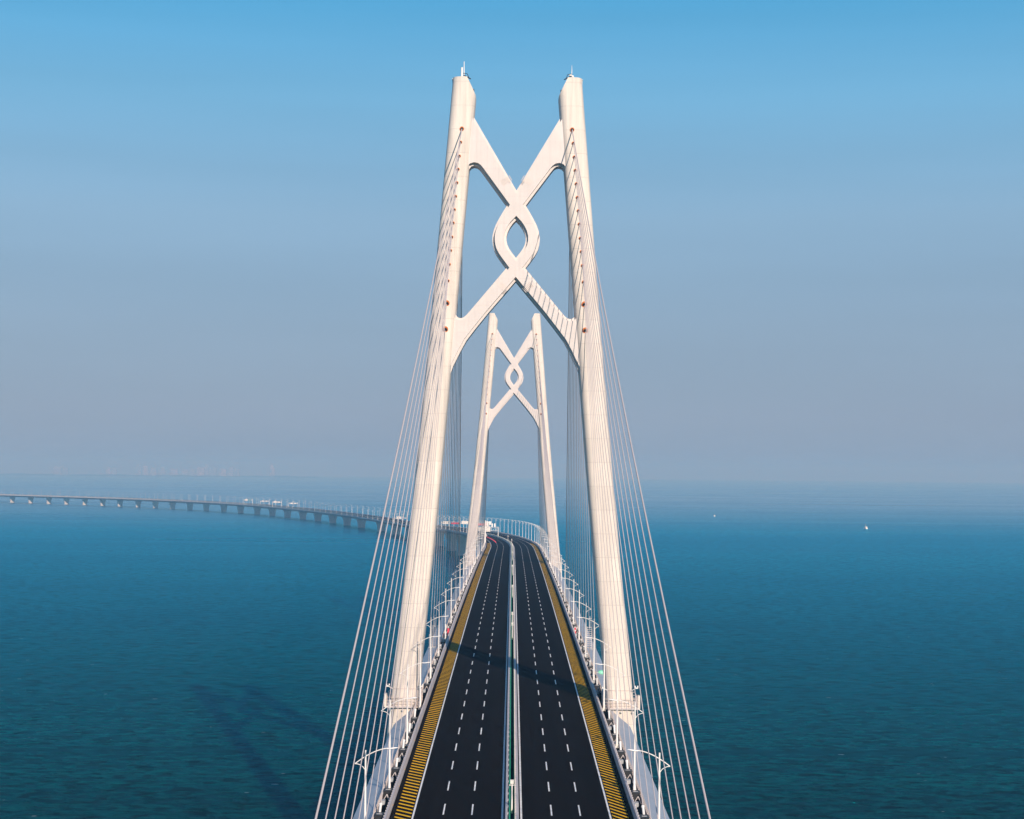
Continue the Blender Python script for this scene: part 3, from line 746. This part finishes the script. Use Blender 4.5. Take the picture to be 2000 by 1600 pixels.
access(-1, 398, 'ladder and weather mast on the grey fairing left of the road past the nearer tower')
root = empty('beacon_lamp', at(352, 19.6, -.8)); tag(root, 'mint green navigation lamp on the grey fairing beside the right leg of the nearer tower', 'beacon')
bm = bmesh.new(); m_ = Matrix.Translation((0, 0, .6)) @ Matrix.Diagonal((.8, .6, .55, 1)); bmesh.ops.create_uvsphere(bm, u_segments=14, v_segments=8, radius=1, matrix=m_); build('lens', bm, M['mint'], root, smooth=40)
bm = bmesh.new(); box(bm, -1.3, -.6, -.5, .4, .1, .8); box(bm, -.5, .5, -.4, .4, -.1, .2); build('mount', bm, M['girder'], root)
root = empty('marker_drum', at(352, 21.2, -1.3)); tag(root, 'amber drum at the outer edge of the fairing by the right tower leg', 'drum')
bm = bmesh.new(); tube(bm, [(0, 0, 0), (0, 0, 1.9)], .38, 12); build('drum', bm, M['amber'], root, smooth=40)
bm = bmesh.new(); tube(bm, [(0, 0, 1.9), (0, 0, 2.1)], .3, 12); build('lid', bm, M['girder'], root)
def cabinet(s, o, w_, h_, lab, cols):
    root = empty('equipment_cabinet', at(s, o)); tag(root, lab, 'cabinet')
    bm = bmesh.new(); box(bm, -w_ / 2, w_ / 2, -.3, .3, -.3, h_); build('body', bm, M[cols[0]], root)
    bm = bmesh.new(); box(bm, -w_ / 2 - .04, w_ / 2 + .04, -.34, .34, h_, h_ + .07); build('lid', bm, M[cols[1]], root)
    bm = bmesh.new(); box(bm, -w_ / 2 + .04, w_ / 2 - .04, -.312, -.301, h_ * .35, h_ * .6); build('band', bm, M[cols[1]], root)
cabinet(424, -16.95, .5, 1.55, 'bright red equipment cabinet behind the left parapet', ('red', 'red'))
cabinet(417, -17.95, .45, .9, 'dark red low box by the left walkway handrail', ('red', 'black'))
cabinet(430, 16.95, .4, 1.5, 'red box with white band behind the right parapet', ('red', 'white'))
def cone():
    root = empty('traffic_cone'); bm = bmesh.new(); tube(bm, [(0, 0, .06), (0, 0, .75)], [.2, .04], 10); build('cone', bm, M['red'], root, smooth=40)
    bm = bmesh.new(); box(bm, -.26, .26, -.26, .26, 0, .06); build('base', bm, M['black'], root); return root
c0 = None
for k in range(22):
    s = 1085 + 9.0 * k
    if c0 is None: c0 = o = cone()
    else: o = copy_tree(c0)
    o.location = at(s, -L2, .013); tag(o, f'red traffic cone, {nth(k + 1)} from the viewer in the row on the far left carriageway', 'traffic cone', 'traffic cones on the far curve')
root = empty('delivery_van', at(1300, -L2 + .4, .013), head(1300)); tag(root, 'small white van at the far end of the row of cones', 'van')
bm = bmesh.new(); vs = [(-2.6, .45), (2.5, .45), (2.55, 1.1), (1.7, 1.3), (1.1, 2.1), (-2.55, 2.15)]
a = [bm.verts.new((-.92, y_, z_)) for y_, z_ in vs]; b = [bm.verts.new((.92, y_, z_)) for y_, z_ in vs]
bm.faces.new(a); bm.faces.new(b[::-1])
for k in range(6): bm.faces.new((a[k], b[k], b[(k + 1) % 6], a[(k + 1) % 6]))
build('body', bm, M['white'], root)
for xx in (-.85, .85):
    for yy in (-1.7, 1.6):
        bm = bmesh.new(); tube(bm, [(xx - .12, yy, .34), (xx + .12, yy, .34)], .34, 14); build('wheel', bm, M['black'], root)
bm = bmesh.new(); box(bm, -.75, .75, -2.60, -2.56, 1.3, 1.9); build('rear_window', bm, M['glass'], root)

# ------------------------------------------------------------------ small boats
def boat(px_, py_, ln, lab):
    h_ = 917 + .0087 * (px_ - 1000); Y = 3120 * CAMZ / (py_ - h_); X = (px_ + .0087 * (py_ - 917) - 1001) / 3120 * Y
    root = empty('fishing_boat', (X, Y, -(Y * Y) / 1.274e7), R(20)); tag(root, lab, 'boat', 'distant fishing boats')
    bm = bmesh.new(); rings = []
    for yy, hw, zb, zt in ((-.5, .30, -.02, .16), (-.2, .36, -.05, .15), (.2, .32, -.04, .17), (.42, .14, 0, .21), (.52, .01, .1, .24)):
        rings.append([bm.verts.new((x_ * ln, yy * ln, z_ * ln)) for x_, z_ in ((-hw * .6, zb), (hw * .6, zb), (hw * .8, zt), (-hw * .8, zt))])
    for r0, r1 in zip(rings, rings[1:]):
        for k in range(4): bm.faces.new((r0[k], r0[(k + 1) % 4], r1[(k + 1) % 4], r1[k]))
    bm.faces.new(rings[0]); bm.faces.new(rings[-1][::-1]); build('hull', bm, M['white'], root)
    bm = bmesh.new(); box(bm, -.17 * ln, .17 * ln, -.4 * ln, -.05 * ln, .15 * ln, .42 * ln); box(bm, -.2 * ln, .2 * ln, -.43 * ln, -.02 * ln, .42 * ln, .45 * ln); build('wheelhouse', bm, M['sign'], root)
    bm = bmesh.new(); tube(bm, [(0, -.05 * ln, .2 * ln), (0, -.05 * ln, .95 * ln)], .02 * ln, 6); build('mast', bm, M['lampw'], root)
boat(1690, 1032.5, 8.5, 'small white boat with a mast on open sea right of the bridge')
boat(1395, 1008, 6, 'tiny faint boat nearer the horizon, left of the other boat')

# ------------------------------------------------------------------ hazy shore with tower blocks
def shore_pt(x_, D): return Vector(((x_ - 1001) / 3120 * D, D, -(D * D) / 1.274e7))
D = 18000
bm = bmesh.new(); n = 40; top = []; base = []
for k in range(n + 1):
    p = shore_pt(-150 + 760 * k / n, D); hh = 9 + 12 * abs(math.sin(k * .9) * math.sin(k * .37 + 1)); 
    base.append((bm.verts.new(p + Vector((0, -60, -4))), bm.verts.new(p + Vector((0, 500, -4))))); top.append((bm.verts.new(p + Vector((0, 60, hh))), bm.verts.new(p + Vector((0, 380, hh)))))
for k in range(n):
    bm.faces.new((base[k][0], base[k + 1][0], top[k + 1][0], top[k][0])); bm.faces.new((top[k][0], top[k + 1][0], top[k + 1][1], top[k][1])); bm.faces.new((top[k][1], top[k + 1][1], base[k + 1][1], base[k][1]))
sh = build('coast', bm, mat('coast_ground', (.10, .12, .09), .9, noise=(.01, .3))); tag(sh, kind='structure')
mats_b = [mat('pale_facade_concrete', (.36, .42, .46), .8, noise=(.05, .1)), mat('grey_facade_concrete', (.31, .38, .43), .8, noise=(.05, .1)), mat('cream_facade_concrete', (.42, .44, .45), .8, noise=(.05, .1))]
BL = [(112, 22, 16, 'block'), (128, 18, 10, 'slab'), (212, 20, 8, 'tower'), (223, 17, 8, 'tower'), (272, 30, 8, 'tower'), (284, 24, 9, 'tower'), (300, 18, 12, 'block'), (318, 21, 10, 'block'), (340, 18, 14, 'block'), (362, 16, 13, 'slab'), (376, 17, 10, 'block'), (392, 22, 14, 'block'), (404, 29, 6, 'tower'), (416, 22, 11, 'block'), (436, 19, 12, 'block'), (452, 22, 8, 'tower'), (464, 23, 8, 'tower'), (532, 28, 8, 'tower')]
for i, (bx, hp, wp, kd) in enumerate(BL):
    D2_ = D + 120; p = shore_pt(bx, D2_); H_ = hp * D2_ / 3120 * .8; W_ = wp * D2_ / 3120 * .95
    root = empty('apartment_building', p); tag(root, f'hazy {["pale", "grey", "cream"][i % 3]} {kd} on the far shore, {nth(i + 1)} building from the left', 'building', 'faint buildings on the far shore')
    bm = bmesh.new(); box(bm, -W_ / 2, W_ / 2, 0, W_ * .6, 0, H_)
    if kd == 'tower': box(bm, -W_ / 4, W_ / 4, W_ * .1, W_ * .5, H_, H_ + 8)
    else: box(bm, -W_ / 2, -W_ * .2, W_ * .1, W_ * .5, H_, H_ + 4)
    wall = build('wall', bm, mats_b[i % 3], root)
    bm = bmesh.new(); z = 6.0
    while z < H_ - 4:
        box(bm, -W_ / 2 + 2, W_ / 2 - 2, -.25, -.05, z, z + 1.7); z += 6.4
    build('window_band', bm, M['glass'], root)
